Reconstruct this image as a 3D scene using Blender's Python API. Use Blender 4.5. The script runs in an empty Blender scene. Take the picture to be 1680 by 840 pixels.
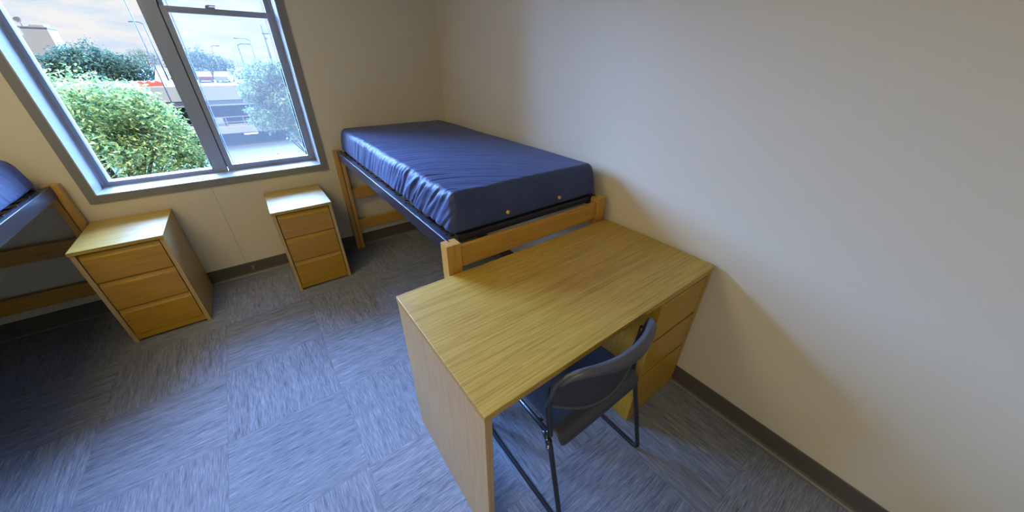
import bpy, bmesh, math, random
from mathutils import Vector, Matrix, noise
import numpy as np

S = bpy.context.scene
COL = S.collection
R = math.radians
random.seed(7)

# ------------------------------------------------------------------ camera
CAM = Vector((-1.4756, -3.0667, 1.5278))
yaw, pitch, roll = R(37.437), R(30.61), R(0.811)
fw = Vector((math.sin(yaw)*math.cos(pitch), math.cos(yaw)*math.cos(pitch), -math.sin(pitch)))
rt = Vector((math.cos(yaw), -math.sin(yaw), 0)); up = rt.cross(fw)
rt2 = math.cos(roll)*rt + math.sin(roll)*up
up2 = -math.sin(roll)*rt + math.cos(roll)*up
cd = bpy.data.cameras.new('camera'); cam = bpy.data.objects.new('camera', cd); COL.objects.link(cam)
cam.matrix_world = Matrix(((rt2.x, up2.x, -fw.x, CAM.x), (rt2.y, up2.y, -fw.y, CAM.y), (rt2.z, up2.z, -fw.z, CAM.z), (0, 0, 0, 1)))
cd.sensor_width = 36; cd.sensor_fit = 'HORIZONTAL'; cd.lens = 36*541.5/1680; cd.clip_start = .02; cd.clip_end = 2000
S.camera = cam

# ------------------------------------------------------------------ exposure, sky, sun
S.view_settings.view_transform = 'Standard'; S.view_settings.look = 'None'
S.view_settings.gamma = 1; S.view_settings.use_curve_mapping = False
S.view_settings.exposure = 0.0
SKY_BRIGHT = 100.0          # added bright sky patch above the view, window side, to light the room
W = bpy.data.worlds.new('sky'); S.world = W; W.use_nodes = True
nt = W.node_tree; nt.nodes.clear()
def N(t, kind, **kw):
    n = t.nodes.new(kind)
    for k, v in kw.items():
        if k in n.inputs.keys(): n.inputs[k].default_value = v
        else: setattr(n, k, v)
    return n
def ramp(t, stops, interp='LINEAR'):
    n = t.nodes.new('ShaderNodeValToRGB'); cr = n.color_ramp; cr.interpolation = interp
    while len(cr.elements) > 1: cr.elements.remove(cr.elements[0])
    cr.elements[0].position = stops[0][0]; cr.elements[0].color = (*stops[0][1], 1)
    for p, c in stops[1:]:
        e = cr.elements.new(p); e.color = (*c, 1)
    return n
L = nt.links.new
tc = N(nt, 'ShaderNodeTexCoord'); sx = N(nt, 'ShaderNodeSeparateXYZ'); L(tc.outputs['Generated'], sx.inputs[0])
mp = N(nt, 'ShaderNodeMapping'); mp.inputs['Scale'].default_value = (5, 5, 22); L(tc.outputs['Generated'], mp.inputs[0])
cl = N(nt, 'ShaderNodeTexNoise', Scale=2.2, Detail=7, Roughness=.6); L(mp.outputs[0], cl.inputs['Vector'])
cr = ramp(nt, [(.36, (.74, .84, 1.0)), (.47, (.86, .90, .98)), (.58, (.99, .96, .96))]); L(cl.outputs['Fac'], cr.inputs[0])
def smooth(sock, lo, hi_):
    mr = N(nt, 'ShaderNodeMapRange'); mr.interpolation_type = 'SMOOTHSTEP'
    mr.inputs['From Min'].default_value = lo; mr.inputs['From Max'].default_value = hi_
    L(sock, mr.inputs['Value']); return mr.outputs[0]
bk = N(nt, 'ShaderNodeMath', operation='MULTIPLY'); L(smooth(sx.outputs['Z'], .115, .20), bk.inputs[0]); L(smooth(sx.outputs['Y'], -.05, .20), bk.inputs[1])
hi = N(nt, 'ShaderNodeMix', data_type='RGBA'); L(bk.outputs[0], hi.inputs[0]); L(cr.outputs[0], hi.inputs[6])
hi.inputs[7].default_value = (SKY_BRIGHT*.25, SKY_BRIGHT*.47, SKY_BRIGHT*1.06, 1)
bg = N(nt, 'ShaderNodeBackground'); L(hi.outputs[2], bg.inputs[0]); bg.inputs[1].default_value = 1.0
ow = N(nt, 'ShaderNodeOutputWorld'); L(bg.outputs[0], ow.inputs[0])

sd = bpy.data.lights.new('sun', 'SUN'); sd.energy = 11; sd.angle = R(2); sd.color = (1, .95, .85)
sun = bpy.data.objects.new('sun', sd); COL.objects.link(sun)
sun.rotation_euler = (R(38), 0, R(-28))          # high sun from behind the building, lights the trees outside

pd = bpy.data.lights.new('window_portal', 'AREA'); pd.shape = 'RECTANGLE'; pd.size = 1.25; pd.size_y = 1.66
pd.cycles.is_portal = True
po = bpy.data.objects.new('window_portal', pd); COL.objects.link(po)
po.location = (-1.715, .255, 1.617); po.rotation_euler = (R(-90), 0, 0)

CEIL_POWER = 10.2
CEIL_COL = (1, .82, .43)

# ------------------------------------------------------------------ materials
def mat(name):
    m = bpy.data.materials.new(name); m.use_nodes = True
    t = m.node_tree; b = t.nodes['Principled BSDF']; return m, t, b
def simple(name, c, rough=.5, metal=0, bump=0, bscale=200, spec=.5):
    m, t, b = mat(name)
    b.inputs['Base Color'].default_value = (*c, 1); b.inputs['Roughness'].default_value = rough
    b.inputs['Metallic'].default_value = metal; b.inputs['Specular IOR Level'].default_value = spec
    if bump:
        tcn = N(t, 'ShaderNodeTexCoord'); n = N(t, 'ShaderNodeTexNoise', Scale=bscale, Detail=4)
        t.links.new(tcn.outputs['Object'], n.inputs['Vector'])
        bp = N(t, 'ShaderNodeBump', Strength=bump, Distance=.002); t.links.new(n.outputs[0], bp.inputs['Height'])
        t.links.new(bp.outputs[0], b.inputs['Normal'])
        mx = N(t, 'ShaderNodeMix', data_type='RGBA'); mx.inputs[0].default_value = .5
        r_ = ramp(t, [(.3, tuple(v*.9 for v in c)), (.7, tuple(min(1, v*1.08) for v in c))])
        n2 = N(t, 'ShaderNodeTexNoise', Scale=bscale*.05, Detail=3); t.links.new(tcn.outputs['Object'], n2.inputs['Vector'])
        t.links.new(n2.outputs[0], r_.inputs[0]); t.links.new(r_.outputs[0], b.inputs['Base Color'])
    return m
def oak(name, axis, light, mid, dark, rough=.38, scale=1.0, spec=.5):
    """oak with the grain running along axis 0/1/2 of the object"""
    m, t, b = mat(name); l = t.links.new
    tcn = N(t, 'ShaderNodeTexCoord'); oi = N(t, 'ShaderNodeObjectInfo')
    add = N(t, 'ShaderNodeVectorMath', operation='ADD'); mul = N(t, 'ShaderNodeMath', operation='MULTIPLY'); mul.inputs[1].default_value = 7.3
    l(oi.outputs['Random'], mul.inputs[0]); l(tcn.outputs['Object'], add.inputs[0]); l(mul.outputs[0], add.inputs[1])
    def mapped(lo, hi_):
        q = N(t, 'ShaderNodeMapping'); sc = [hi_*scale]*3; sc[axis] = lo*scale
        q.inputs['Scale'].default_value = sc; l(add.outputs[0], q.inputs[0]); return q
    # cathedral figure: bands of distorted distance
    q1 = mapped(.75, 6.5)
    n1 = N(t, 'ShaderNodeTexNoise', Scale=1.0, Detail=2, Roughness=.5); l(q1.outputs[0], n1.inputs['Vector'])
    m1 = N(t, 'ShaderNodeMath', operation='MULTIPLY'); m1.inputs[1].default_value = 16; l(n1.outputs[0], m1.inputs[0])
    fr = N(t, 'ShaderNodeMath', operation='FRACT'); l(m1.outputs[0], fr.inputs[0])
    r1 = ramp(t, [(0, (0, 0, 0)), (.12, (.9, .9, .9)), (.75, (.75, .75, .75)), (1, (.0, .0, .0))]); l(fr.outputs[0], r1.inputs[0])
    # fine pores
    q2 = mapped(4, 230); n2 = N(t, 'ShaderNodeTexNoise', Scale=1.0, Detail=3, Roughness=.65); l(q2.outputs[0], n2.inputs['Vector'])
    r2 = ramp(t, [(.36, (0, 0, 0)), (.56, (1, 1, 1))]); l(n2.outputs[0], r2.inputs[0])
    q3 = mapped(.8, 30); n3 = N(t, 'ShaderNodeTexNoise', Scale=1.0, Detail=2); l(q3.outputs[0], n3.inputs['Vector'])
    cA = N(t, 'ShaderNodeMix', data_type='RGBA'); cA.inputs[6].default_value = (*mid, 1); cA.inputs[7].default_value = (*light, 1); l(n3.outputs[0], cA.inputs[0])
    cB = N(t, 'ShaderNodeMix', data_type='RGBA', blend_type='MIX'); cB.inputs[6].default_value = (*dark, 1); l(cA.outputs[2], cB.inputs[7])
    mm = N(t, 'ShaderNodeMath', operation='MULTIPLY_ADD'); mm.inputs[1].default_value = .22; mm.inputs[2].default_value = .78; l(r1.outputs[0], mm.inputs[0])
    m2 = N(t, 'ShaderNodeMath', operation='MULTIPLY_ADD'); m2.inputs[1].default_value = .55; m2.inputs[2].default_value = .45; l(r2.outputs[0], m2.inputs[0])
    m3 = N(t, 'ShaderNodeMath', operation='MULTIPLY'); l(mm.outputs[0], m3.inputs[0]); l(m2.outputs[0], m3.inputs[1]); l(m3.outputs[0], cB.inputs[0])
    l(cB.outputs[2], b.inputs['Base Color'])
    b.inputs['Roughness'].default_value = rough; b.inputs['Specular IOR Level'].default_value = spec
    bp = N(t, 'ShaderNodeBump', Strength=.12, Distance=.0006); l(n2.outputs[0], bp.inputs['Height']); l(bp.outputs[0], b.inputs['Normal'])
    return m
OL, OM, OD = (.52, .345, .072), (.43, .27, .042), (.20, .115, .012)
oak_x = oak('oak_top', 0, OL, OM, OD, .42, spec=.35)
DL, DM, DD = (.49, .275, .018), (.40, .21, .010), (.25, .115, .006)
face_x = oak('oak_drawer_face', 0, DL, DM, DD, .34)
face_z = oak('oak_pedestal_side', 2, DL, DM, DD, .34)
side_z = oak('oak_side', 2, (.54, .37, .15), (.47, .31, .11), (.31, .19, .06), .36)
post_z = oak('oak_post', 2, (.60, .34, .075), (.50, .26, .045), (.32, .15, .02), .35)
post_x = oak('oak_rail', 0, (.58, .32, .06), (.48, .245, .035), (.30, .135, .015), .35)
dark_x = oak('oak_lower_bar', 0, (.40, .22, .06), (.32, .17, .04), (.2, .1, .02), .45)
gap_m = simple('gap_shade', (.03, .018, .008), .8)  # dark brown standing for the shade inside drawer gaps

wall_m = simple('wall_paint', (.60, .545, .41), .62, spec=.35)
ceil_m = simple('ceiling_paint', (.78, .77, .72), .8)
base_m = simple('rubber_base', (.085, .075, .062), .5)
toe_m = simple('rubber_base_toe', (.17, .16, .13), .5)
scuff_m = simple('pale_scuff', (.4, .39, .34), .7)
seam_m = simple('wall_seam', (.36, .30, .2), .7)
casing_m = simple('window_casing_paint', (.19, .185, .165), .42)
jamb_m = simple('window_jamb_paint', (.37, .38, .395), .42)
frame_m = simple('window_frame_metal', (.26, .29, .33), .38, .25)
gasket_m = simple('window_gasket', (.03, .03, .035), .6)
chrome_m = simple('chrome', (.75, .77, .8), .15, 1)
steel_m = simple('bed_rail_steel', (.018, .018, .026), .30, 0)
deck_m = simple('bed_spring_steel', (.06, .05, .05), .4, .8)
black_m = simple('chair_tube_black', (.022, .022, .026), .33)
plas_m = simple('chair_plastic', (.040, .041, .052), .45, bump=.08, bscale=900)
rim_m = simple('chair_rim_plastic', (.066, .068, .082), .36)
panel_m = simple('chair_back_panel', (.030, .028, .032), .5)
brass_m = simple('brass', (.80, .52, .09), .35, .5)
white_m = simple('white_enamel', (.8, .8, .78), .5)
white_o = simple('outdoor_white_paint', (.16, .16, .155), .6)  # white set darker outdoors to offset the strong daylight
def glass_mat(name, tint, refl=1.0):
    m = bpy.data.materials.new(name); m.use_nodes = True; t = m.node_tree; t.nodes.clear()
    tr = N(t, 'ShaderNodeBsdfTransparent'); tr.inputs[0].default_value = (*tint, 1)
    gl = N(t, 'ShaderNodeBsdfGlossy'); gl.inputs['Roughness'].default_value = .02
    fz = N(t, 'ShaderNodeFresnel'); fz.inputs[0].default_value = 1.35
    mx = N(t, 'ShaderNodeMixShader'); o = N(t, 'ShaderNodeOutputMaterial')
    t.links.new(fz.outputs[0], mx.inputs[0]); t.links.new(tr.outputs[0], mx.inputs[1]); t.links.new(gl.outputs[0], mx.inputs[2]); t.links.new(mx.outputs[0], o.inputs[0]); return m
glass_m = glass_mat('window_glass', (.97, .985, .99))
def screen_mat():
    m = bpy.data.materials.new('insect_screen'); m.use_nodes = True; t = m.node_tree; t.nodes.clear()
    tr = N(t, 'ShaderNodeBsdfTransparent'); df = N(t, 'ShaderNodeBsdfTranslucent'); df.inputs[0].default_value = (.115, .10, .085, 1)
    mx = N(t, 'ShaderNodeMixShader'); mx.inputs[0].default_value = .09; o = N(t, 'ShaderNodeOutputMaterial')
    t.links.new(tr.outputs[0], mx.inputs[1]); t.links.new(df.outputs[0], mx.inputs[2]); t.links.new(mx.outputs[0], o.inputs[0]); return m
screen_m = screen_mat()

def carpet_mat():
    m, t, b = mat('carpet_tiles'); l = t.links.new
    def M(op, a, c=None):
        n = N(t, 'ShaderNodeMath', operation=op)
        for i, v in ((0, a), (1, c)):
            if v is None: continue
            if isinstance(v, (int, float)): n.inputs[i].default_value = v
            else: l(v, n.inputs[i])
        return n.outputs[0]
    tcn = N(t, 'ShaderNodeTexCoord'); s = N(t, 'ShaderNodeSeparateXYZ'); l(tcn.outputs['Object'], s.inputs[0])
    TS = .488
    u = M('DIVIDE', M('ADD', s.outputs[0], 1.98+TS*20), TS); v = M('DIVIDE', M('ADD', s.outputs[1], 2.09+TS*20), TS)
    iu, iv = M('FLOOR', u), M('FLOOR', v)
    par = M('MODULO', M('ADD', iu, iv), 2.0)
    # streak direction turns with every tile; the tile's number shifts the pattern
    a = N(t, 'ShaderNodeCombineXYZ'); l(M('MULTIPLY', s.outputs[0], 17.0), a.inputs[0]); l(M('MULTIPLY', s.outputs[1], 230.0), a.inputs[1]); l(M('ADD', iu, M('MULTIPLY', iv, 3.7)), a.inputs[2])
    c = N(t, 'ShaderNodeCombineXYZ'); l(M('MULTIPLY', s.outputs[0], 230.0), c.inputs[0]); l(M('MULTIPLY', s.outputs[1], 17.0), c.inputs[1]); l(M('ADD', iu, M('MULTIPLY', iv, 3.7)), c.inputs[2])
    mx = N(t, 'ShaderNodeMix', data_type='VECTOR'); l(par, mx.inputs[0]); l(a.outputs[0], mx.inputs[4]); l(c.outputs[0], mx.inputs[5])
    n1 = N(t, 'ShaderNodeTexNoise', Scale=1.0, Detail=3, Roughness=.6); l(mx.outputs[1], n1.inputs['Vector'])
    sc2 = N(t, 'ShaderNodeVectorMath', operation='MULTIPLY'); sc2.inputs[1].default_value = (.22, .22, 1); l(mx.outputs[1], sc2.inputs[0])
    n2 = N(t, 'ShaderNodeTexNoise', Scale=1.0, Detail=2); l(sc2.outputs[0], n2.inputs['Vector'])
    n3 = N(t, 'ShaderNodeTexNoise', Scale=420.0, Detail=2); l(tcn.outputs['Object'], n3.inputs['Vector'])
    h = M('ADD', M('MULTIPLY', n1.outputs[0], .62), M('ADD', M('MULTIPLY', n2.outputs[0], .23), M('MULTIPLY', n3.outputs[0], .15)))
    r = ramp(t, [(.34, (.085, .095, .118)), (.46, (.17, .182, .208)), (.56, (.225, .237, .265)), (.68, (.33, .34, .365))]); l(h, r.inputs[0])
    # seams between tiles
    fu, fv = M('FRACT', u), M('FRACT', v)
    e = M('MINIMUM', M('MINIMUM', fu, M('SUBTRACT', 1.0, fu)), M('MINIMUM', fv, M('SUBTRACT', 1.0, fv)))
    seam = M('LESS_THAN', e, .0035)
    # each tile a little lighter or darker
    wn = N(t, 'ShaderNodeTexWhiteNoise', noise_dimensions='2D'); cv = N(t, 'ShaderNodeCombineXYZ'); l(iu, cv.inputs[0]); l(iv, cv.inputs[1]); l(cv.outputs[0], wn.inputs[0])
    k = M('SUBTRACT', M('ADD', .90, M('MULTIPLY', wn.outputs[0], .16)), M('MULTIPLY', seam, .13))
    mc = N(t, 'ShaderNodeMix', data_type='RGBA', blend_type='MULTIPLY'); mc.inputs[0].default_value = 1; l(r.outputs[0], mc.inputs[6])
    kc = N(t, 'ShaderNodeCombineColor'); [l(k, kc.inputs[i]) for i in range(3)]; l(kc.outputs[0], mc.inputs[7])
    l(mc.outputs[2], b.inputs['Base Color']); b.inputs['Roughness'].default_value = .95; b.inputs['Specular IOR Level'].default_value = .2
    bp = N(t, 'ShaderNodeBump', Strength=.55, Distance=.003); l(h, bp.inputs['Height']); l(bp.outputs[0], b.inputs['Normal'])
    return m
carpet_m = carpet_mat()

def vinyl():
    m, t, b = mat('mattress_nylon'); l = t.links.new
    tcn = N(t, 'ShaderNodeTexCoord'); n = N(t, 'ShaderNodeTexNoise', Scale=9, Detail=5); l(tcn.outputs['Object'], n.inputs['Vector'])
    r = ramp(t, [(.3, (.030, .043, .105)), (.7, (.042, .058, .13))]); l(n.outputs[0], r.inputs[0]); l(r.outputs[0], b.inputs['Base Color'])
    b.inputs['Roughness'].default_value = .5; b.inputs['Specular IOR Level'].default_value = .25
    b.inputs['Sheen Weight'].default_value = .12; b.inputs['Sheen Roughness'].default_value = .4; b.inputs['Sheen Tint'].default_value = (.6, .7, 1, 1)
    mp_ = N(t, 'ShaderNodeMapping'); mp_.inputs['Scale'].default_value = (14, 42, 10); l(tcn.outputs['Object'], mp_.inputs[0])
    n2 = N(t, 'ShaderNodeTexNoise', Scale=1, Detail=3, Distortion=.6); l(mp_.outputs[0], n2.inputs['Vector'])
    bp = N(t, 'ShaderNodeBump', Strength=.18, Distance=.006); l(n2.outputs[0], bp.inputs['Height']); l(bp.outputs[0], b.inputs['Normal'])
    return m
vinyl_m = vinyl()

def leaf_mat(name, stops, transl=.35):
    m = bpy.data.materials.new(name); m.use_nodes = True; t = m.node_tree; t.nodes.clear(); l = t.links.new
    g = N(t, 'ShaderNodeNewGeometry'); r = ramp(t, stops); l(g.outputs['Random Per Island'], r.inputs[0])
    d = N(t, 'ShaderNodeBsdfDiffuse'); tr = N(t, 'ShaderNodeBsdfTranslucent'); l(r.outputs[0], d.inputs[0]); l(r.outputs[0], tr.inputs[0])
    mx = N(t, 'ShaderNodeMixShader'); mx.inputs[0].default_value = transl; l(d.outputs[0], mx.inputs[1]); l(tr.outputs[0], mx.inputs[2])
    o = N(t, 'ShaderNodeOutputMaterial'); l(mx.outputs[0], o.inputs[0]); return m
leaf_a = leaf_mat('leaves_fresh_green', [(0, (.035, .075, .04)), (.4, (.13, .20, .055)), (1, (.36, .37, .12))])
leaf_b = leaf_mat('leaves_pale_green', [(0, (.05, .08, .04)), (.5, (.12, .16, .065)), (1, (.24, .26, .12))])
leaf_c = leaf_mat('leaves_dark_green', [(0, (.020, .045, .035)), (.6, (.045, .085, .055)), (1, (.09, .14, .08))], .2)
bark_m = simple('bark', (.030, .024, .019), .9, bump=.5, bscale=30)
conc_m = simple('pale_concrete', (.20, .20, .19), .85, bump=.3, bscale=6)
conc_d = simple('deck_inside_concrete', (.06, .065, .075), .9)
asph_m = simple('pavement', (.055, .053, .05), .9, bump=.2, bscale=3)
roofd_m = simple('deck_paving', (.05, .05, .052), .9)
bld_m = simple('building_stucco', (.18, .17, .15), .9)
bldd_m = simple('building_band', (.10, .095, .09), .9)
pole_m = simple('pole_paint', (.010, .012, .016), .6)
orange_m = simple('orange_plastic', (.30, .045, .015), .5)
yellow_m = simple('yellow_paint', (.22, .17, .07), .6)
car_w = simple('white_car_paint', (.16, .165, .17), .3)
car_r = simple('red_car_paint', (.12, .01, .015), .3)
car_g = simple('dark_car_glass', (.03, .035, .05), .1)
tube_m = mat('fluorescent_tube'); tube_m[2].inputs['Emission Color'].default_value = (.9, .95, 1, 1); tube_m[2].inputs['Emission Strength'].default_value = 1.6; tube_m = tube_m[0]

# ------------------------------------------------------------------ mesh helpers
class MB:
    def __init__(s): s.bm = bmesh.new()
    def box(s, x0, x1, y0, y1, z0, z1, bev=0, seg=2):
        r = bmesh.ops.create_cube(s.bm, size=1); vs = r['verts']
        for v in vs:
            v.co = Vector(((x0+x1)/2 + v.co.x*(x1-x0), (y0+y1)/2 + v.co.y*(y1-y0), (z0+z1)/2 + v.co.z*(z1-z0)))
        if bev:
            es = list({e for v in vs for e in v.link_edges})
            bmesh.ops.bevel(s.bm, geom=es, offset=bev, segments=seg, affect='EDGES', profile=.5)
        return s
    def prism(s, pts, axis, a, b):
        """pts: outline in the two other axes, extruded along axis from a to b"""
        def mk(p, h):
            if axis == 0: return (h, p[0], p[1])
            if axis == 1: return (p[0], h, p[1])
            return (p[0], p[1], h)
        A = [s.bm.verts.new(mk(p, a)) for p in pts]; B = [s.bm.verts.new(mk(p, b)) for p in pts]
        n = len(pts)
        for i in range(n): s.bm.faces.new((A[i], A[(i+1) % n], B[(i+1) % n], B[i]))
        s.bm.faces.new(A[::-1]); s.bm.faces.new(B); return s
    def tube(s, path, r, seg=12, cap=True):
        pts = [Vector(p) for p in path]; n = len(pts); rings = []
        rr = r if isinstance(r, (list, tuple)) else [r]*n
        t0 = (pts[1]-pts[0]).normalized(); nrm = t0.orthogonal().normalized()
        for i, p in enumerate(pts):
            t = ((pts[min(i+1, n-1)]-pts[i]).normalized() + (pts[i]-pts[max(i-1, 0)]).normalized())
            t = t.normalized() if t.length > 1e-6 else t0
            nrm = (nrm - t*nrm.dot(t)).normalized(); bi = t.cross(nrm)
            rings.append([s.bm.verts.new(p + rr[i]*(math.cos(2*math.pi*k/seg)*nrm + math.sin(2*math.pi*k/seg)*bi)) for k in range(seg)])
        for i in range(n-1):
            for k in range(seg):
                f = s.bm.faces.new((rings[i][k], rings[i][(k+1) % seg], rings[i+1][(k+1) % seg], rings[i+1][k])); f.smooth = True
        if cap: s.bm.faces.new(rings[0][::-1]); s.bm.faces.new(rings[-1])
        return s
    def cyl(s, a, b, r, r2=None, seg=16): return s.tube([a, b], [r, r if r2 is None else r2], seg)
    def sphere(s, c, r, sc=(1, 1, 1), u=16, v=10):
        k = bmesh.ops.create_uvsphere(s.bm, u_segments=u, v_segments=v, radius=r)
        for w in k['verts']:
            w.co = Vector((w.co.x*sc[0]+c[0], w.co.y*sc[1]+c[1], w.co.z*sc[2]+c[2]))
            for f in w.link_faces: f.smooth = True
        return s
    def build(s, name, m, parent=None, loc=None):
        bmesh.ops.recalc_face_normals(s.bm, faces=s.bm.faces[:])
        me = bpy.data.meshes.new(name); s.bm.to_mesh(me); s.bm.free(); me.materials.append(m)
        o = bpy.data.objects.new(name, me); COL.objects.link(o)
        if parent: o.parent = parent
        if loc: o.location = loc
        return o
def tag(o, label, cat, group=None, kind=None):
    o['label'] = label; o['category'] = cat
    if group: o['group'] = group
    if kind: o['kind'] = kind
    return o
def thing(name, label, cat, loc, rz=0, group=None):
    o = bpy.data.objects.new(name, None); o.empty_display_size = .1; COL.objects.link(o)
    o.location = loc; o.rotation_euler = (0, 0, rz); return tag(o, label, cat, group)
def struct(o): o['kind'] = 'structure'; return o
def copy_tree(o, parent=None):
    c = o.copy(); COL.objects.link(c); c.parent = parent
    for ch in list(o.children): copy_tree(ch, c)
    return c
def fillet(pts, r, n=6):
    """polyline with rounded corners"""
    P = [Vector(p) for p in pts]; out = [P[0]]
    for i in range(1, len(P)-1):
        a, b, c = P[i-1], P[i], P[i+1]; d1 = (a-b); d2 = (c-b); k = min(r, d1.length*.49, d2.length*.49)
        p0 = b + d1.normalized()*k; p2 = b + d2.normalized()*k
        for j in range(n+1):
            t = j/n; out.append((1-t)**2*p0 + 2*t*(1-t)*b + t*t*p2)
    out.append(P[-1]); return out

# ------------------------------------------------------------------ room shell
XL, YB, H = -3.43, -4.5, 2.62
RW0, RWB = .045, -.018                                  # right wall leans out a touch towards the window corner
def rwx(y): return RW0 + (RWB-RW0)*(y/YB)*1.0
WX0, WX1, WZ0, WZ1 = -2.34, -1.09, .785, 2.45
struct(MB().box(XL-.2, .3, YB-.2, .27, -.1, 0).build('floor', carpet_m))
struct(MB().box(XL-.2, .3, YB-.2, .27, H, H+.15).build('ceiling', ceil_m))
b = MB()
b.box(XL-.2, WX0, 0, .25, 0, H); b.box(WX1, .3, 0, .25, 0, H); b.box(WX0, WX1, 0, .25, 0, WZ0); b.box(WX0, WX1, 0, .25, WZ1, H)
wall_w = struct(b.build('wall_back', wall_m))
struct(MB().prism([(rwx(YB), YB), (rwx(0), 0), (.3, 0), (.3, YB)], 2, 0, H).build('wall_right', wall_m))
struct(MB().box(XL-.2, XL, YB, 0, 0, H).build('wall_left', wall_m))
struct(MB().box(XL-.2, .3, YB-.2, YB, 0, H).build('wall_front', wall_m))
# cove base: profile (distance from wall, height)
prof = [(0, 0), (.012, 0), (.012, .006), (.006, .016), (.0045, .03), (.0045, .104), (.002, .108), (0, .108)]
toe = [(.0125, 0), (.019, 0), (.0185, .0035), (.0125, .009)]
def base_run(name, x0, y0, x1, y1, nx, ny):
    def run(pf, nm, m, par=None):
        bb = MB(); A = []; B = []
        for d, z in pf:
            A.append(bb.bm.verts.new((x0+nx*d, y0+ny*d, z))); B.append(bb.bm.verts.new((x1+nx*d, y1+ny*d, z)))
        n = len(pf)
        for i in range(n): bb.bm.faces.new((A[i], A[(i+1) % n], B[(i+1) % n], B[i]))
        bb.bm.faces.new(A[::-1]); bb.bm.faces.new(B); return bb.build(nm, m, par)
    o = struct(run(prof, name, base_m)); run(toe, 'base_toe', toe_m, o); return o
bb_w = base_run('baseboard_back', XL, 0, rwx(0), 0, 0, -1)
base_run('baseboard_right', rwx(YB), YB, rwx(0), 0, -1, 0)
base_run('baseboard_left', XL, YB, XL, 0, 1, 0)
base_run('baseboard_front', XL, YB, rwx(YB), YB, 0, 1)
# pale chipped spot on the base under the seam
c = MB()
c.tube([(-1.787, -.0055, .078), (-1.777, -.0055, .063), (-1.782, -.0055, .05), (-1.776, -.0055, .04)], [.0015, .003, .0025, .0035], 6)
c.tube([(-1.765, -.0055, .075), (-1.774, -.0055, .062)], [.001, .0025], 6)
c.build('pale_chip', scuff_m, bb_w)
struct(MB().box(-1.8085, -1.806, -.0012, .001, .108, .74).build('trim_1', seam_m))

# ------------------------------------------------------------------ window
win = struct(bpy.data.objects.new('window_1', None)); COL.objects.link(win); win.location = (-1.715, 0, 0)
wx = 1.715
def wb(name, m, *boxes, bev=.0015, parent=win):
    q = MB()
    for x0, x1, y0, y1, z0, z1 in boxes: q.box(x0+wx, x1+wx, y0, y1, z0, z1, bev)
    return q.build(name, m, parent)
cw = .043
wb('casing', casing_m, (WX0-cw, WX0, -.011, 0, WZ0-cw, WZ1+cw), (WX1, WX1+cw, -.011, 0, WZ0-cw, WZ1+cw),
   (WX0, WX1, -.011, 0, WZ0-cw, WZ0), (WX0, WX1, -.011, 0, WZ1, WZ1+cw), bev=.001)
FY = .172
wb('jamb_liner', jamb_m, (WX0, WX0+.006, -.014, FY+.01, WZ0, WZ1), (WX1-.006, WX1, -.014, FY+.01, WZ0, WZ1), (WX0+.006, WX1-.006, 0, FY+.01, WZ1-.006, WZ1), bev=.0008)
wb('sill', jamb_m, (WX0+.006, WX1-.006, -.014, FY+.02, WZ0-.002, WZ0+.006))
# left fixed light
x0, x1 = WX0+.006, -1.762
lf = wb('fixed_frame', frame_m, (x0, x0+.032, FY, .24, WZ0+.006, WZ1-.006), (x1-.012, x1, FY+.008, .24, WZ0+.006, WZ1-.006),
   (x0+.03, x1-.012, FY, .24, WZ0+.006, WZ0+.034), (x0+.03, x1-.012, FY, .24, WZ1-.04, WZ1-.006))
wb('glazing_bead', jamb_m, (x0-.0005, x0+.007, FY-.006, FY+.001, WZ0+.006, WZ1-.01), (x0+.007, x1-.003, FY-.006, FY+.001, WZ0+.006, WZ0+.010), parent=lf, bev=.0006)
wb('pane', glass_m, (x0+.028, x1-.008, .205, .211, WZ0+.03, WZ1-.036), bev=0)
wb('mullion', frame_m, (-1.762, -1.688, FY-.004, .245, WZ0+.006, WZ1-.006), bev=.003)
wb('gasket', gasket_m, (-1.688, -1.6835, FY+.012, .24, WZ0+.034, WZ1-.006), bev=0)
# right double-hung: lower sash in front, upper sash behind
a0, a1 = -1.6835, WX1-.006
wb('side_track', frame_m, (a1-.012, a1, FY-.002, .245, WZ0+.006, WZ1-.006))
ls = wb('lower_sash', frame_m, (a0, a0+.031, FY, .205, WZ0+.006, 1.79), (a1-.048, a1-.012, FY, .205, WZ0+.006, 1.79),
   (a0+.031, a1-.048, FY, .205, WZ0+.006, WZ0+.046), (a0+.031, a1-.048, FY, .205, 1.757, 1.79))
wb('pane', glass_m, (a0+.028, a1-.045, .186, .191, WZ0+.042, 1.76), parent=ls, bev=0)
wb('lift_handle', frame_m, (-1.44, -1.36, FY-.009, FY+.001, WZ0+.024, WZ0+.031), parent=ls, bev=.001)
wb('tilt_latch', jamb_m, (-1.137, -1.125, FY-.006, FY+.002, WZ0+.022, WZ0+.040), parent=ls, bev=.001)
q = MB().box(-.05+.3, .0+.3, FY-.006, FY+.024, 1.79, 1.797, .001).cyl((.262, FY+.01, 1.796), (.262, FY+.01, 1.806), .010).box(.262, .305, FY+.003, FY+.013, 1.802, 1.809, .002)
q.build('sash_lock', frame_m, ls)
us = wb('upper_sash', frame_m, (a0, a0+.024, .207, .24, 1.76, WZ1-.01), (a1-.042, a1-.012, .207, .24, 1.76, WZ1-.01),
   (a0+.024, a1-.042, .207, .24, 1.76, 1.785), (a0+.024, a1-.042, .207, .24, WZ1-.045, WZ1-.01))
wb('pane', glass_m, (a0+.022, a1-.04, .220, .225, 1.78, WZ1-.04), parent=us, bev=0)
sc = wb('screen_frame', frame_m, (a0+.034, a0+.040, .246, .252, WZ0+.01, WZ1-.02), (a1-.058, a1-.054, .246, .252, WZ0+.01, WZ1-.02))
wb('insect_screen', screen_m, (a0+.036, a1-.055, .2485, .2495, WZ0+.01, WZ1-.02), parent=sc, bev=0)

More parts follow.
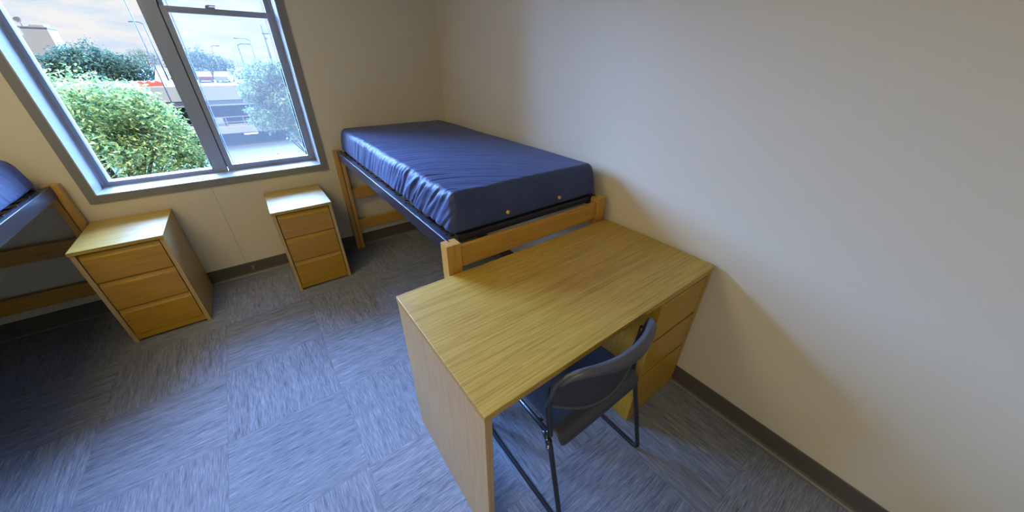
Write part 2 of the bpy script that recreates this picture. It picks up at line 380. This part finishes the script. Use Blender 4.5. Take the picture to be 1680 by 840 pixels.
# ------------------------------------------------------------------ ceiling light of the room; a second added behind the camera as fill
dm, dt, db = mat('warm_diffuser'); db.inputs['Base Color'].default_value = (.8, .8, .75, 1)
db.inputs['Emission Color'].default_value = (*CEIL_COL, 1); db.inputs['Emission Strength'].default_value = CEIL_POWER
for lab, y_ in (('long white ceiling light with warm diffuser, the one nearer the window', -1.45), ('long white ceiling light with warm diffuser, added as fill behind the camera', -3.55)):
    t_ = thing('ceiling_light', lab, 'ceiling light', (-2.6, y_, H), 0, 'ceiling lights')
    q = MB(); q.box(-.62, .62, -.32, -.30, -.07, 0, .002); q.box(-.62, .62, .30, .32, -.07, 0, .002); q.box(-.62, -.60, -.30, .30, -.07, 0, .002); q.box(.60, .62, -.30, .30, -.07, 0, .002)
    q.build('frame', white_m, t_)
    MB().box(-.599, .599, -.299, .299, -.06, -.05).build('diffuser', dm, t_)

# ------------------------------------------------------------------ nightstands
def nightstand(label, loc, w, d, h, group):
    t = thing('nightstand', label, 'nightstand', loc, 0, group)
    hx = w/2
    top = MB().box(-hx, hx, -d/2, d/2, h-.020, h, .0015).build('top', oak_x, t)
    for s in (-1, 1):
        a, c_ = sorted((s*(hx-.003), s*(hx-.023)))
        MB().box(a, c_, -d/2+.004, d/2-.004, 0, h-.0205, .001).build('side_panel', side_z, t)
    MB().box(-hx+.0235, hx-.0235, d/2-.02, d/2-.006, .01, h-.021).build('back_panel', side_z, t)
    MB().box(-hx+.024, hx-.024, -d/2+.0265, d/2-.021, .025, h-.022).build('gap_shade_core', gap_m, t)
    MB().box(-hx+.024, hx-.024, -d/2+.008, -d/2+.027, .014, .052, .001).build('base_rail', face_x, t)
    zs = [(.0545, .2425), (.2475, .4325), (.4375, h-.027)]
    for z0, z1 in zs:
        q = MB(); f = -d/2+.006
        # face with a finger-pull: the top edge slopes back
        pf = [(f, z0), (f, z1-.030), (f+.003, z1-.024), (f+.010, z1-.004), (f+.014, z1), (f+.020, z1), (f+.020, z0)]
        q.prism(pf, 0, -hx+.0278, hx-.0278)
        q.build('drawer', face_x, t)
    return t
nightstand('oak three-drawer nightstand under the left window corner, beside the bed at the photo edge', (-2.240, -.2585, 0), .374, .491, .638, 'oak nightstands under the window')
nightstand('oak three-drawer nightstand under the right window corner, nearer the fully visible bed', (-1.3415, -.2555, 0), .373, .485, .638, 'oak nightstands under the window')

# ------------------------------------------------------------------ beds
BW, BL_ = .975, 1.987
def bed(label, loc):
    """origin at the floor, centre of the bed; +y end is the window end"""
    t = thing('bed_frame', label, 'bed frame', loc, 0, 'oak bed frames with steel side rails')
    hw, hl, ph = BW/2, BL_/2, .889
    pw, pd_ = .063, .054
    for sx_ in (-1, 1):
        for sy in (-1, 1):
            xa = sx_*hw; xb = sx_*(hw-pw); x0_, x1_ = min(xa, xb), max(xa, xb)
            yo = sy*hl; yi = sy*(hl-pd_)
            xm = (x0_+x1_)/2; g = .004; sl = sy*.018
            pts = [(x0_, yo), (x1_, yo), (x1_, yi), (xm+g, yi), (xm+g, yi+sl), (xm-g, yi+sl), (xm-g, yi), (x0_, yi)]
            MB().prism(pts, 2, 0, ph).build('post', post_z, t)
    for sy in (-1, 1):
        ya, yb = sorted((sy*(hl-.012), sy*(hl-.036)))
        xi = hw-pw+.0005
        MB().box(-xi, xi, ya, yb, .768, .865, .002).build('end_rail', post_x, t)
        MB().box(-xi, xi, ya, yb, .470, .562, .002).build('lower_bar', post_x, t)
        MB().box(-xi, xi, ya, yb, .178, .272, .002).build('lower_bar', post_x, t)
        yc, yd = sorted((sy*(hl-pd_-.001), sy*(hl-pd_-.034)))
        MB().box(-xi+.02, xi-.02, yc, yd, .862, .892, .002).build('end_angle', steel_m, t)
    for s in (-1, 1):
        xo = s*(hw-.024); xn = s*(hw-.060); xw = s*(hw-.028)
        q = MB(); le = hl-pd_-.001
        a, c_ = sorted((xo, xw)); q.box(a, c_, -le, le, .822, .889, .0019, 3)
        a, c_ = sorted((xw, xn)); q.box(a, c_, -le, le, .8835, .8885, .001)
        r_ = q.build('side_rail', steel_m, t)
        rv = None
        for k in range(13):
            y = -le+.05 + k*(2*le-.1)/12
            if rv is None: rv = MB().cyl((0, 0, 0), (0, 0, .0045), .0055, .004, 8).build('rivet', deck_m, r_); rv.location = (s*(hw-.050), y, .888)
            else: o_ = rv.copy(); COL.objects.link(o_); o_.parent = r_; o_.location = (s*(hw-.050), y, .888)
    q = MB()
    for k in range(19):
        y = -hl+.1 + k*(BL_-.2)/18
        q.tube([(-hw+.058, y, .884), (-hw+.075, y, .880), (hw-.075, y, .880), (hw-.058, y, .884)], .004, 6)
    for k in range(9):
        x = -hw+.10 + k*(BW-.2)/8
        q.tube([(x, -hl+.09, .876), (x, hl-.09, .876)], .003, 6)
    q.build('spring_deck', deck_m, t)
    return t
bed('oak bed frame with dark steel rails under navy mattress, between right wall and desk', (-.5025, -1.0125, 0))
bed('oak bed frame with dark steel rails at left edge of photo, behind a nightstand', (-2.436-BW/2, -1.0125, 0))

def mattress(label, loc, side, seed, near_eyelets=True):
    """navy nylon mattress, origin at bottom centre; side=-1/1: which long side hangs open to the room"""
    w, l, h = .900, 1.865, .165
    t = thing('mattress', label, 'mattress', loc, 0, 'navy mattresses on the bed frames')
    hv = Vector((w/2, l/2, h/2)); rp, rzt, rzb = .034, .036, .012
    g = .0062
    nx, ny, nz = int(w/g), int(l/g), int(h/g)+1
    bm = bmesh.new(); cache = {}
    def V(i, j, k):
        key = (i, j, k)
        if key in cache: return cache[key]
        p = Vector(((2*i/nx-1)*hv.x, (2*j/ny-1)*hv.y, (2*k/nz-1)*hv.z))
        core = Vector((max(-hv.x+rp, min(hv.x-rp, p.x)), max(-hv.y+rp, min(hv.y-rp, p.y)), max(-hv.z+rzb, min(hv.z-rzt, p.z))))
        rz_ = rzt if p.z > 0 else rzb
        d = p-core; e = Vector((d.x/rp, d.y/rp, d.z/rz_)); L_ = e.length
        n = Vector((0, 0, 1))
        if L_ > 1e-6:
            # shrink cube corner onto the ellipsoid, keep spacing
            m_ = max(abs(e.x), abs(e.y), abs(e.z)); e2 = e/L_*m_
            p = core+Vector((e2.x*rp, e2.y*rp, e2.z*rz_)); n = Vector((e.x/rp, e.y/rp, e.z/rz_)).normalized()
        X, Y, Z = p.x*side, p.y, p.z                     # X = +w/2 is the open side
        top = max(0, n.z); nr = noise.noise
        # crown of the top, lean-in of the sides
        zz = (Z+hv.z)/h
        p.z += .010*max(0, 1-(X/hv.x)**2)*max(0, 1-(Y/hv.y)**4)*(1 if Z > 0 else 0)
        lean = .022*zz**1.6
        p.x -= math.copysign(lean*min(1, abs(p.x)/hv.x)**3, p.x); p.y -= math.copysign(lean*1.3*(min(1, abs(p.y)/hv.y))**12, p.y)
        # gathers on the open side: slanted folds, deeper towards the near end
        near = (hv.y-Y)/(2*hv.y)
        dX = hv.x-X
        side_w = max(0, abs(n.x)) if X > 0 else 0
        def ridge(a, b_, c_):                              # narrow irregular creases
            return 1-min(1, 2.6*abs(nr(Vector((a, b_, c_)))))
        sl = Y + (Z-hv.z)*(.25+.9*near)*.9                # folds on the side lean over towards the near end
        A_ = .35+1.0*max(0, nr(Vector((Y*3.1, 1.7, seed)))+.35)
        disp = side_w*A_*1.9*((.0012+.0048*near)*(ridge(sl*26, Z*3, seed)-.45) + (.0008+.0022*near)*(ridge(sl*58, Z*5, seed+3)-.4) + .002*nr(Vector((sl*12, Z*8, seed+8))))
        fade = math.exp(-max(0, dX)/(.10+.16*near)); far_ = math.exp(-max(0, dX)/.45)
        arc = Y + (.35+.5*near)*max(0, dX)**1.5 + .02*nr(Vector((dX*6, Y*4, seed+4)))
        A2 = max(0, nr(Vector((dX*2.5, Y*2.1, seed+6)))+.45)
        disp += top*fade*2.1*((.0007+.0024*near)*(ridge(arc*25, dX*2.2, seed+11)-.45) + .0013*near*(ridge(arc*55, dX*4, seed+13)-.4))
        disp += top*far_*.0036*A2*(ridge(arc*17, dX*1.3, seed+21)-.5)
        endw = max(0, -n.y)
        A5 = max(0, nr(Vector((X*3.0, 3.3, seed)))+.4)
        disp += endw*.002*A5*(ridge(X*42, Z*4+Y*20, seed+9)-.4)*min(1, zz*1.4)
        disp += .0035*nr(Vector((X*3, Y*3, Z*3+seed)))
        cd_ = math.hypot(hv.x-X, Y+hv.y)
        disp += .009*math.exp(-cd_/.035)*top
        p += n*disp
        v = bm.verts.new(p); cache[key] = v; return v
    def face(a): 
        f = bm.faces.new(a); f.smooth = True
    for i in range(nx):
        for j in range(ny):
            face((V(i, j, nz), V(i+1, j, nz), V(i+1, j+1, nz), V(i, j+1, nz))); face((V(i, j, 0), V(i, j+1, 0), V(i+1, j+1, 0), V(i+1, j, 0)))
    for i in range(nx):
        for k in range(nz):
            face((V(i, 0, k), V(i+1, 0, k), V(i+1, 0, k+1), V(i, 0, k+1))); face((V(i, ny, k), V(i, ny, k+1), V(i+1, ny, k+1), V(i+1, ny, k)))
    for j in range(ny):
        for k in range(nz):
            face((V(0, j, k), V(0, j, k+1), V(0, j+1, k+1), V(0, j+1, k))); face((V(nx, j, k), V(nx, j+1, k), V(nx, j+1, k+1), V(nx, j, k+1)))
    mn = min(v.co.z for v in bm.verts)
    for v in bm.verts: v.co.z -= mn
    me = bpy.data.meshes.new('cover'); bm.to_mesh(me); bm.free(); me.materials.append(vinyl_m)
    o = bpy.data.objects.new('cover', me); COL.objects.link(o); o.parent = t
    if near_eyelets:
        for x in (-.165, .160):
            q = MB(); y = -l/2+.002
            q.cyl((x, y-.006, .040), (x, y+.01, .040), .0085, .0085, 20); q.cyl((x, y-.009, .040), (x, y-.005, .040), .004, .006, 14)
            q.build('brass_vent', brass_m, t)
    return t
MZ = .8935
mattress('navy nylon mattress with two brass vents on its near end beside the desk', (-.479, -1.012, MZ), -1, 1.3)
mattress('navy nylon mattress cut off by the left edge of the photo', (-2.948, -1.012, MZ), 1, 5.1, False)

# ------------------------------------------------------------------ desk
dk = thing('desk', 'oak pedestal desk with three drawers pushed against the right wall and the bed', 'desk', (-.617, -2.3255, 0))
dxa, dxb, dya, dyb, dh = -.604, .608, -.3055, .3055, .762
MB().box(dxa, dxb, dya, dyb, dh-.024, dh, .0018).build('top', oak_x, dk)
MB().box(dxa+.001, dxa+.024, dya+.002, dyb-.002, 0, dh-.0245, .0012).build('side_panel', side_z, dk)
px0 = .205                                              # pedestal left side
MB().box(px0, px0+.022, dya+.004, dyb-.004, 0, dh-.0245, .001).build('side_panel', face_z, dk)
MB().box(dxb-.036, dxb-.004, dya+.004, dyb-.004, 0, dh-.0245, .001).build('side_panel', face_x, dk)
MB().box(px0+.0225, dxb-.0365, dya+.034, dyb-.006, .012, dh-.026).build('gap_shade_core', gap_m, dk)
MB().box(px0+.0225, dxb-.0365, dya+.006, dya+.03, .002, .03, .001).build('base_rail', face_x, dk)
for z0, z1 in ((.033, .298), (.312, .505), (.519, .714)):
    f = dya+.005
    pf = [(f, z0), (f, z1-.002), (f+.002, z1), (f+.004, z1), (f+.006, z1-.001), (f+.020, z1-.001), (f+.020, z0)]
    MB().prism(pf, 0, px0+.0235, dxb-.038).build('drawer', face_x, dk)
for z_ in (.3055, .512, .7175):  # dark strips that paint the shade into the drawer gaps
    MB().box(px0+.0235, dxb-.0375, dya+.0075, dya+.0255, z_-.0065 if z_ < .7 else z_-.003, z_+.006 if z_ < .7 else z_+.004).build('gap_shade_strip', gap_m, dk)
MB().box(px0+.0225, dxb-.0365, dya+.005, dya+.024, .7225, .7365, .0008).build('top_rail', face_x, dk)

# ------------------------------------------------------------------ chair
CX, CY = -.735, -2.47
ch = thing('stacking_chair', 'black sled-base stacking chair with curved plastic backrest tucked under the desk', 'chair', (CX, CY, 0))
def P_(x, y, z): return (x, y-CY, z)
for s in (-1, 1):
    xs = s*.243
    path = [P_(xs*.96, -2.300, .425), P_(xs*.985, -2.24, .405), P_(xs, -2.185, .0105), P_(xs, -2.745, .0105), P_(xs*.985, -2.640, .405), P_(xs*.96, -2.600, .425)]
    MB().tube(fillet(path, .035), .0095, 12).build('sled_leg', black_m, ch)
    path = [P_(xs*.93, -2.30, .428), P_(xs*.93, -2.615, .424), P_(xs*.955, -2.632, .435), P_(xs*.965, -2.612, .54), P_(xs*.965, -2.617, .66)]
    up_ = MB().tube(fillet(path, .03), .0095, 12).build('back_upright', black_m, ch)
    q = MB().sphere((xs*.985, -2.633-CY, .408), .013, (1, 1, 1)).build('glide_joint', black_m, ch)
    if s < 0: MB().cyl((xs*.985-.004, -2.640-CY, .380), (xs*.985, -2.634-CY, .402), .0108, .0108, 12).build('chrome_sleeve', chrome_m, ch)
for yy in (-2.30, -2.56):
    MB().tube([P_(-.225, yy, .418), P_(.225, yy, .418)], .008, 10).build('cross_bar', black_m, ch)
def shell(name, fn, nu, nv, th, m, parent):
    bm = bmesh.new(); g_ = [[bm.verts.new(fn(i/nu, j/nv)) for j in range(nv+1)] for i in range(nu+1)]
    for i in range(nu):
        for j in range(nv):
            f = bm.faces.new((g_[i][j], g_[i+1][j], g_[i+1][j+1], g_[i][j+1])); f.smooth = True
    me = bpy.data.meshes.new(name); bm.to_mesh(me); bm.free(); me.materials.append(m)
    o = bpy.data.objects.new(name, me); COL.objects.link(o); o.parent = parent
    so = o.modifiers.new('solid', 'SOLIDIFY'); so.thickness = th; so.offset = 0
    sb = o.modifiers.new('sub', 'SUBSURF'); sb.levels = 1; sb.render_levels = 2
    return o
def seat_fn(u, v):
    # u across, v from rolled rear lip to front
    X = (u*2-1)
    prof_ = [(-2.668, .395), (-2.667, .418), (-2.652, .443), (-2.62, .452), (-2.55, .446), (-2.42, .440), (-2.32, .443), (-2.26, .442), (-2.225, .428), (-2.218, .405)]
    k = v*(len(prof_)-1); i = min(int(k), len(prof_)-2); f = k-i
    y = prof_[i][0]*(1-f)+prof_[i+1][0]*f; z = prof_[i][1]*(1-f)+prof_[i+1][1]*f
    wid = .222*(1-.06*max(0, (abs(v*2-1)-.7)/.3)**2)
    return Vector((X*wid, y-CY, z+.006*X*X*0 + .008*abs(X)**4 - .004))
shell('seat', seat_fn, 14, 18, .012, plas_m, ch)
def bow(X): return -.072*(1-X*X)
def top_z(X):
    k = .36; e = max(0, (abs(X)-(1-k))/k); return .755 - .075*(1-math.sqrt(max(0, 1-e*e)))
def bot_z(X): return .580 - .075*(1-X*X)
def back_y(X, z): return -2.606 + bow(X) - .030*(z-.55)/.2
def back_fn(u, v):
    X = (u*2-1); X = math.copysign(min(.999, abs(X)), X)
    z = bot_z(X) + (top_z(X)-bot_z(X))*v
    return Vector((X*.236, back_y(X, z) - CY, z))
back = shell('backrest', back_fn, 26, 8, .008, panel_m, ch)
def lip_fn(u, v):
    X = (u*2-1)*.985
    pr = [(.008, -.012), (.004, .003), (-.006, .008), (-.016, .003), (-.021, -.010), (-.022, -.036)]
    k = v*(len(pr)-1); i = min(int(k), len(pr)-2); f = k-i
    dy = pr[i][0]*(1-f)+pr[i+1][0]*f; dz = pr[i][1]*(1-f)+pr[i+1][1]*f
    sz = .12+.88*min(1, max(0, u*1.9))**.8*(1 if u < .93 else 1-(u-.93)*7); z0 = top_z(X)
    return Vector((X*.238, back_y(X, z0) + dy*(.6+.4*sz) - CY, z0 + dz*sz))
shell('top_rim', lip_fn, 24, 10, .008, rim_m, back)
pth = [Vector((-.236, back_y(-1, .55)-CY, .55))]
for i in range(41):
    X = -math.cos(math.pi*i/40); pth.append(Vector((X*.238, back_y(X, top_z(X))-.002-CY, top_z(X))))
pth.append(Vector((.236, back_y(1, .55)-CY, .55)))
MB().tube(pth, .0085, 10).build('edge_rim', rim_m, back)
pth = []
for i in range(25):
    X = i/12-1; zb = bot_z(X); pth.append((X*.232, back_y(X, zb)-.004-CY, zb))
MB().tube(pth, .006, 8).build('lower_rim', rim_m, back)

# ------------------------------------------------------------------ outside
GZ = -7.0
def polar(az, d, el=None):
    a = R(az); x = CAM.x+d*math.sin(a); y = CAM.y+d*math.cos(a)
    return Vector((x, y, CAM.z + d*math.tan(R(el)) if el is not None else GZ))
struct(MB().box(-220, 160, 6, 420, GZ-.5, GZ).build('ground', asph_m))

def foliage(name, blobs, n, size, m, parent, seed):
    rs = np.random.RandomState(seed)
    vol = np.array([b[3]*b[4]*b[5] for b in blobs])**(2/3); pr = vol/vol.sum(); V = []; F = []
    which = rs.choice(len(blobs), n, p=pr)
    for q_ in range(n):
        bx, by, bz, rx, ry, rz_ = blobs[which[q_]]
        d = rs.normal(size=3); d /= np.linalg.norm(d); rad = rs.uniform(.45, 1.02)**.5
        cl_ = .12*math.sin(d[0]*9+bx*3)+.12*math.sin(d[1]*11+by)+.12*math.sin(d[2]*10+bz*5)
        rad *= 1+cl_
        c_ = np.array([bx, by, bz]) + d*rad*np.array([rx, ry, rz_])
        n_ = d*np.array([.6, .6, .6]) + rs.normal(size=3)*.6 + np.array([0, 0, .6]); n_ /= np.linalg.norm(n_)
        a = np.cross(n_, rs.normal(size=3)); a /= np.linalg.norm(a); b_ = np.cross(n_, a)
        s_ = size*rs.uniform(.6, 1.3); i0 = len(V)
        V += [tuple(c_-a*s_), tuple(c_+b_*s_*.42+n_*s_*.1), tuple(c_+a*s_-n_*s_*.15), tuple(c_-b_*s_*.42+n_*s_*.1)]
        F.append((i0, i0+1, i0+2, i0+3))
    me = bpy.data.meshes.new(name); me.from_pydata(V, [], F); me.materials.append(m)
    o = bpy.data.objects.new(name, me); COL.objects.link(o); o.parent = parent; return o
def tree(name, label, base, blobs, n, size, m, seed, trunk_r, cat='tree', group=None):
    t = thing(name, label, cat, base, 0, group)
    bl = [(b_[0]-base[0], b_[1]-base[1], b_[2]-base[2], *b_[3:]) for b_ in blobs]
    foliage('foliage', bl, n, size, m, t, seed)
    q = MB(); main = bl[0]
    q.tube([(0, 0, 0), (.1, 0, main[2]*.5), (main[0]*.5, main[1]*.5, main[2])], [trunk_r, trunk_r*.75, trunk_r*.4], 10)
    for b_ in bl[1:]:
        q.tube([(.1, 0, main[2]*.5), (b_[0]*.6, b_[1]*.6, main[2]*.5+(b_[2]-main[2]*.5)*.6), (b_[0], b_[1], b_[2])], [trunk_r*.5, trunk_r*.3, trunk_r*.12], 8)
    q.build('trunk', bark_m, t); return t
# near tree, left pane
tree('leafy_tree', 'bright light-green leafy tree filling the left window pane', (-6.4, 17.3, GZ),
     [(-6.6, 17.2, -1.9, 2.6, 2.4, 2.9), (-4.9, 17.4, -2.6, 1.5, 1.6, 1.9), (-5.6, 16.6, -4.3, 2.3, 1.8, 1.8), (-6.9, 16.6, -.5, 1.5, 1.4, 1.5), (-4.0, 17.6, -3.6, 1.0, 1.2, 1.5), (-3.75, 17.5, -1.9, .75, .9, .9), (-4.5, 17.4, -1.2, 1.0, 1.0, 1.1), (-5.3, 17.2, -.25, 1.1, 1.1, 1.1), (-4.55, 17.4, -.55, .85, 1.0, 1.05), (-5.7, 17.2, -.9, 1.1, 1.2, 1.2)],
     30000, .088, leaf_a, 11, .2, group=None)
tree('leafy_tree', 'pale green slender tree seen through the right window pane before the parking deck', (1.0, 20.2, GZ),
     [(.75, 20.2, -.5, 1.2, 1.2, 1.5), (-.75, 20.2, .0, .62, .8, .55), (-.5, 20.0, -1.2, .85, .8, .75), (.0, 20.2, .75, .85, .8, .7), (1.2, 20.3, -1.7, 1.1, 1.0, 1.0), (.9, 20.0, .8, .8, .7, .7), (.1, 20.1, -.4, .8, .8, .8)],
     15000, .085, leaf_b, 5, .09)
# far dark trees
def far_tree(label, az0, az1, el, d, seed, n=5200):
    c0, c1 = polar(az0, d), polar(az1, d); w_ = (c1-c0).length; cc = (c0+c1)/2; zt = CAM.z+d*math.tan(R(el))
    rs = random.Random(seed); bl = [(cc.x, cc.y, zt-w_*.42, w_*.36, w_*.36, w_*.40)]
    for k in range(7):
        f = (k+.5)/7; x = c0.x+(c1.x-c0.x)*f; hgt = 1-abs(f-.45)*1.15
        bl.append((x, cc.y+rs.uniform(-1, 1), zt-w_*.20-w_*.26*(1-hgt)-rs.uniform(0, .03)*w_, w_*.15, w_*.15, w_*.17))
        bl.append((x, cc.y+rs.uniform(-1, 1), zt-w_*.52, w_*.16, w_*.16, w_*.26))
    return tree('dark_tree', label, (cc.x, cc.y, GZ), bl, n, w_*.022, leaf_c, seed, w_*.03, group='dark trees beyond the parking deck')
far_tree('broad dark green tree beyond the bright tree, beside the beige building', -14.4, -7.0, 1.35, 95, 3, 12000)
far_tree('small dark tree crown just left of the centre mullion', -7.9, -5.6, .8, 110, 4, 3000)
far_tree('round dark green tree behind the parking deck in the right pane', -5.0, .6, .95, 105, 6, 9000)
far_tree('low dark tree at far right behind the pale slender tree', .6, 5.5, -.55, 120, 8, 5000)
# low hedge of shrubs at the foot
for i, (az, d, r_) in enumerate(((-3.6, 33, .7), (-1.2, 34, .6), (3.6, 32, .6), (5.9, 36, 1.3), (1.0, 32, .45))):
    p = polar(az, d)
    t = thing('shrub', ['pale green shrub at the foot of the mullion by the pavement', 'low pale shrub on the pavement edge left of the post', 'rounded shrub right of the pale post', 'large shrub at the bottom right corner of the window', 'smallest shrub left of the pale post'][i], 'shrub', p, 0, 'shrubs along the pavement')
    foliage('foliage', [(0, 0, r_*.5, r_, r_, r_*.6)], 1300, .07, leaf_b, t, 40+i)

# parking deck
DY = 45.0
pk = thing('parking_deck', 'two-level pale concrete parking deck behind the trees', 'parking garage', (-4, DY, GZ))
def pkb(name, m, *bx, parent=pk):
    q = MB()
    for x0_, x1_, y0_, y1_, z0_, z1_ in bx: q.box(x0_+4, x1_+4, y0_-DY, y1_-DY, z0_-GZ, z1_-GZ, .02, 1)
    return q.build(name, m, parent)
pkb('parapet', conc_m, (-30, 14, DY, DY+.25, -2.35, -1.0))
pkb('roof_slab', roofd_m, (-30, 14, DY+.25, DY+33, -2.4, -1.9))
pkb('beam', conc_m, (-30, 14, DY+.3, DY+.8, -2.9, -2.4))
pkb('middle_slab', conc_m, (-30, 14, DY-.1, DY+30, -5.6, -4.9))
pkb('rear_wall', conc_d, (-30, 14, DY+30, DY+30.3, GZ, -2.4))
for x in (-22, -13.5, -4.9, 5.5):
    pkb('column', conc_m, (x, x+.55, DY+.1, DY+.7, GZ, -2.4))
rl = pkb('railing', white_o, (-30, 14, DY-.05, DY, -4.02, -3.94), (-30, 14, DY-.05, DY, -4.50, -4.44))
for x in (-8.2, -3.1, -1.6, -.3, 2.8): pkb('railing_post', white_o, (x, x+.07, DY-.06, DY+.01, -4.9, -3.96), parent=rl)
for i, (x0_, x1_, z_) in enumerate(((-2.0, -.7, -5.76), (3.2, 4.4, -5.76))):
    pkb('fluorescent_fixture', tube_m, (x0_, x1_, DY+.35, DY+.5, z_-.14, z_+.0))
pkb('equipment_box', conc_m, (-3.95, -3.3, DY+.5, DY+1.1, -4.9, -4.1))

# building with dish, far left
p0, p1 = polar(-13.9, 250), polar(-12.25, 250)
bd = thing('building', 'beige block building with a rooftop dish above the far trees at left', 'building', (p0.x, p0.y, GZ))
bw = p1.x-p0.x; bz = CAM.z+250*math.tan(R(2.05))-GZ
MB().box(0, bw, 0, 12, 0, bz, .05, 1).build('block', bld_m, bd)
MB().box(-.3, bw+.3, -.3, 12.3, bz, bz+.5, .05, 1).build('roof_band', bldd_m, bd)
MB().box(-12, 0, 3, 12, 0, bz-2.4, .05, 1).build('wing', bld_m, bd)
MB().box(2.2, bw-.8, 2, 9, bz+.5, bz+1.3, .05, 1).build('rooftop_housing', bld_m, bd)
q = MB().cyl((.8, 1, bz+.5), (.8, 1, bz+2.0), .12); q.tube([(.8, .9, bz+2.0), (.7, .45, bz+2.3), (.62, .1, bz+2.6)], [.15, .9, 1.2], 16, False)
q.build('dish', bldd_m, bd)

# poles
def pole(name, label, az, d, el_top, r_, arms=(), lamp=0, group=None, cat='pole'):
    p = polar(az, d); zt = CAM.z+d*math.tan(R(el_top))-GZ; t = thing(name, label, cat, p, 0, group)
    MB().cyl((0, 0, 0), (0, 0, zt), r_*1.3, r_, 10).build('shaft', pole_m, t)
    for dz, w_ in arms: MB().box(-w_*.25, w_, -r_, r_, zt-dz-.08, zt-dz+.08, .01, 1).build('crossarm', pole_m, t)
    if lamp:
        q = MB().tube([(0, 0, zt), (lamp*.4, 0, zt+.25), (lamp, 0, zt+.25)], r_*.7, 8); q.build('lamp_arm', pole_m, t)
        e = lamp+math.copysign(.7, lamp); a_, b_ = sorted((lamp, e)); MB().box(a_, b_, -.2, .2, zt+.17, zt+.30, .03, 1).build('lamp_head', pole_m, t)
    return t
pole('utility_pole', 'tall dark utility pole with a crossarm at the right edge of the window', 4.95, 92, 3.35, .19, ((1.4, 1.1), (2.2, .4)))
pole('street_lamp', 'thin lamp pole whose arm curves left above the far dark tree', 3.3, 88, 1.75, .07, lamp=-1.6, group='street lamps beyond the parking deck', cat='street lamp')
pole('street_lamp', 'short lamp pole left of the curved-arm pole over the treetops', 1.95, 88, 1.2, .12, lamp=1.3, group='street lamps beyond the parking deck', cat='street lamp')
pole('street_lamp', 'faint thin lamp pole leftmost of the group over the low tree', 1.35, 95, 1.15, .05, group='street lamps beyond the parking deck', cat='street lamp')
pole('street_lamp', 'small lamp pole rising from the top of the round dark tree', -.6, 100, .95, .07, lamp=.7, group='street lamps beyond the parking deck', cat='street lamp')
pole('street_lamp', 'lamp pole with its head showing just left of the centre mullion', -5.55, 88, 2.85, .10, lamp=-.9, group='street lamps beyond the parking deck', cat='street lamp')
pole('utility_pole', 'slim dark pole rising between the bright tree and the mullion', -6.15, 30, 8.5, .028, cat='pole')

# things on the deck roof
RZ = -1.9
def on_deck(az, d): p = polar(az, d); p.z = RZ; return p
for i, az in enumerate((-7.15, -6.75, -6.35, -5.95)):
    p = on_deck(az, 60)
    t = thing('traffic_post', ['white post leftmost of the row on the parking deck', 'white post second from left on the parking deck', 'yellow post third from left on the parking deck', 'white post rightmost of the row by the mullion'][i], 'post', p, 0, 'posts on the parking deck')
    MB().cyl((0, 0, 0), (0, 0, .98), .07, .06, 10).build('shaft', yellow_m if i == 2 else white_o, t)
    MB().cyl((0, 0, 0), (0, 0, .08), .18, .16, 10).build('foot', bldd_m, t)
for i, az in enumerate((-7.75, -7.08, -6.4)):
    p = on_deck(az, 53); t = thing('traffic_barrier', ['orange plastic barrier, leftmost on the deck above the bright tree', 'orange plastic barrier, middle one of three on the deck', 'orange plastic barrier nearest the centre mullion'][i], 'barrier', p, 0, 'orange barriers on the deck')
    MB().prism([(-.28, 0), (.28, 0), (.10, 1.2), (-.10, 1.2)], 0, -.32, .0).build('left_half', orange_m, t)
    MB().prism([(-.26, .05), (.26, .05), (.08, 1.1), (-.08, 1.1)], 0, .005, .28).build('right_half', orange_m, t)
def car(label, az, d, m, rz):
    t = thing('car', label, 'car', on_deck(az, d), rz, 'cars parked on the deck')
    body = [(-2.2, .25), (2.2, .25), (2.25, .75), (1.4, .92), (.7, 1.4), (-1.1, 1.42), (-1.8, .98), (-2.25, .85)]
    MB().prism(body, 1, -.85, .85).build('body', m, t)
    MB().prism([(-1.55, .95), (1.2, .95), (.68, 1.36), (-1.05, 1.38)], 1, -.86, .86).build('side_windows', car_g, t)
    for x in (-1.4, 1.4):
        for y in (-.86, .66): MB().cyl((x, y, .33), (x, y+.2, .33), .33, .33, 16).build('wheel', car_g, t)
car('white car parked on the deck beside the left mullion edge', -4.2, 75, car_w, R(84))
car('red car parked on the deck below the round dark tree', -2.3, 75, car_r, R(95))
car('white car parked on the deck at the right of the red car', -.4, 74, car_w, R(78))
p = polar(2.3, 36); t = thing('bollard', 'pale yellow post standing on the pavement below the slender tree', 'bollard', p)
MB().cyl((0, 0, 0), (0, 0, 1.25), .2, .15, 14).build('shaft', yellow_m, t); MB().sphere((0, 0, 1.27), .17, (1, 1, .6)).build('cap', white_o, t)
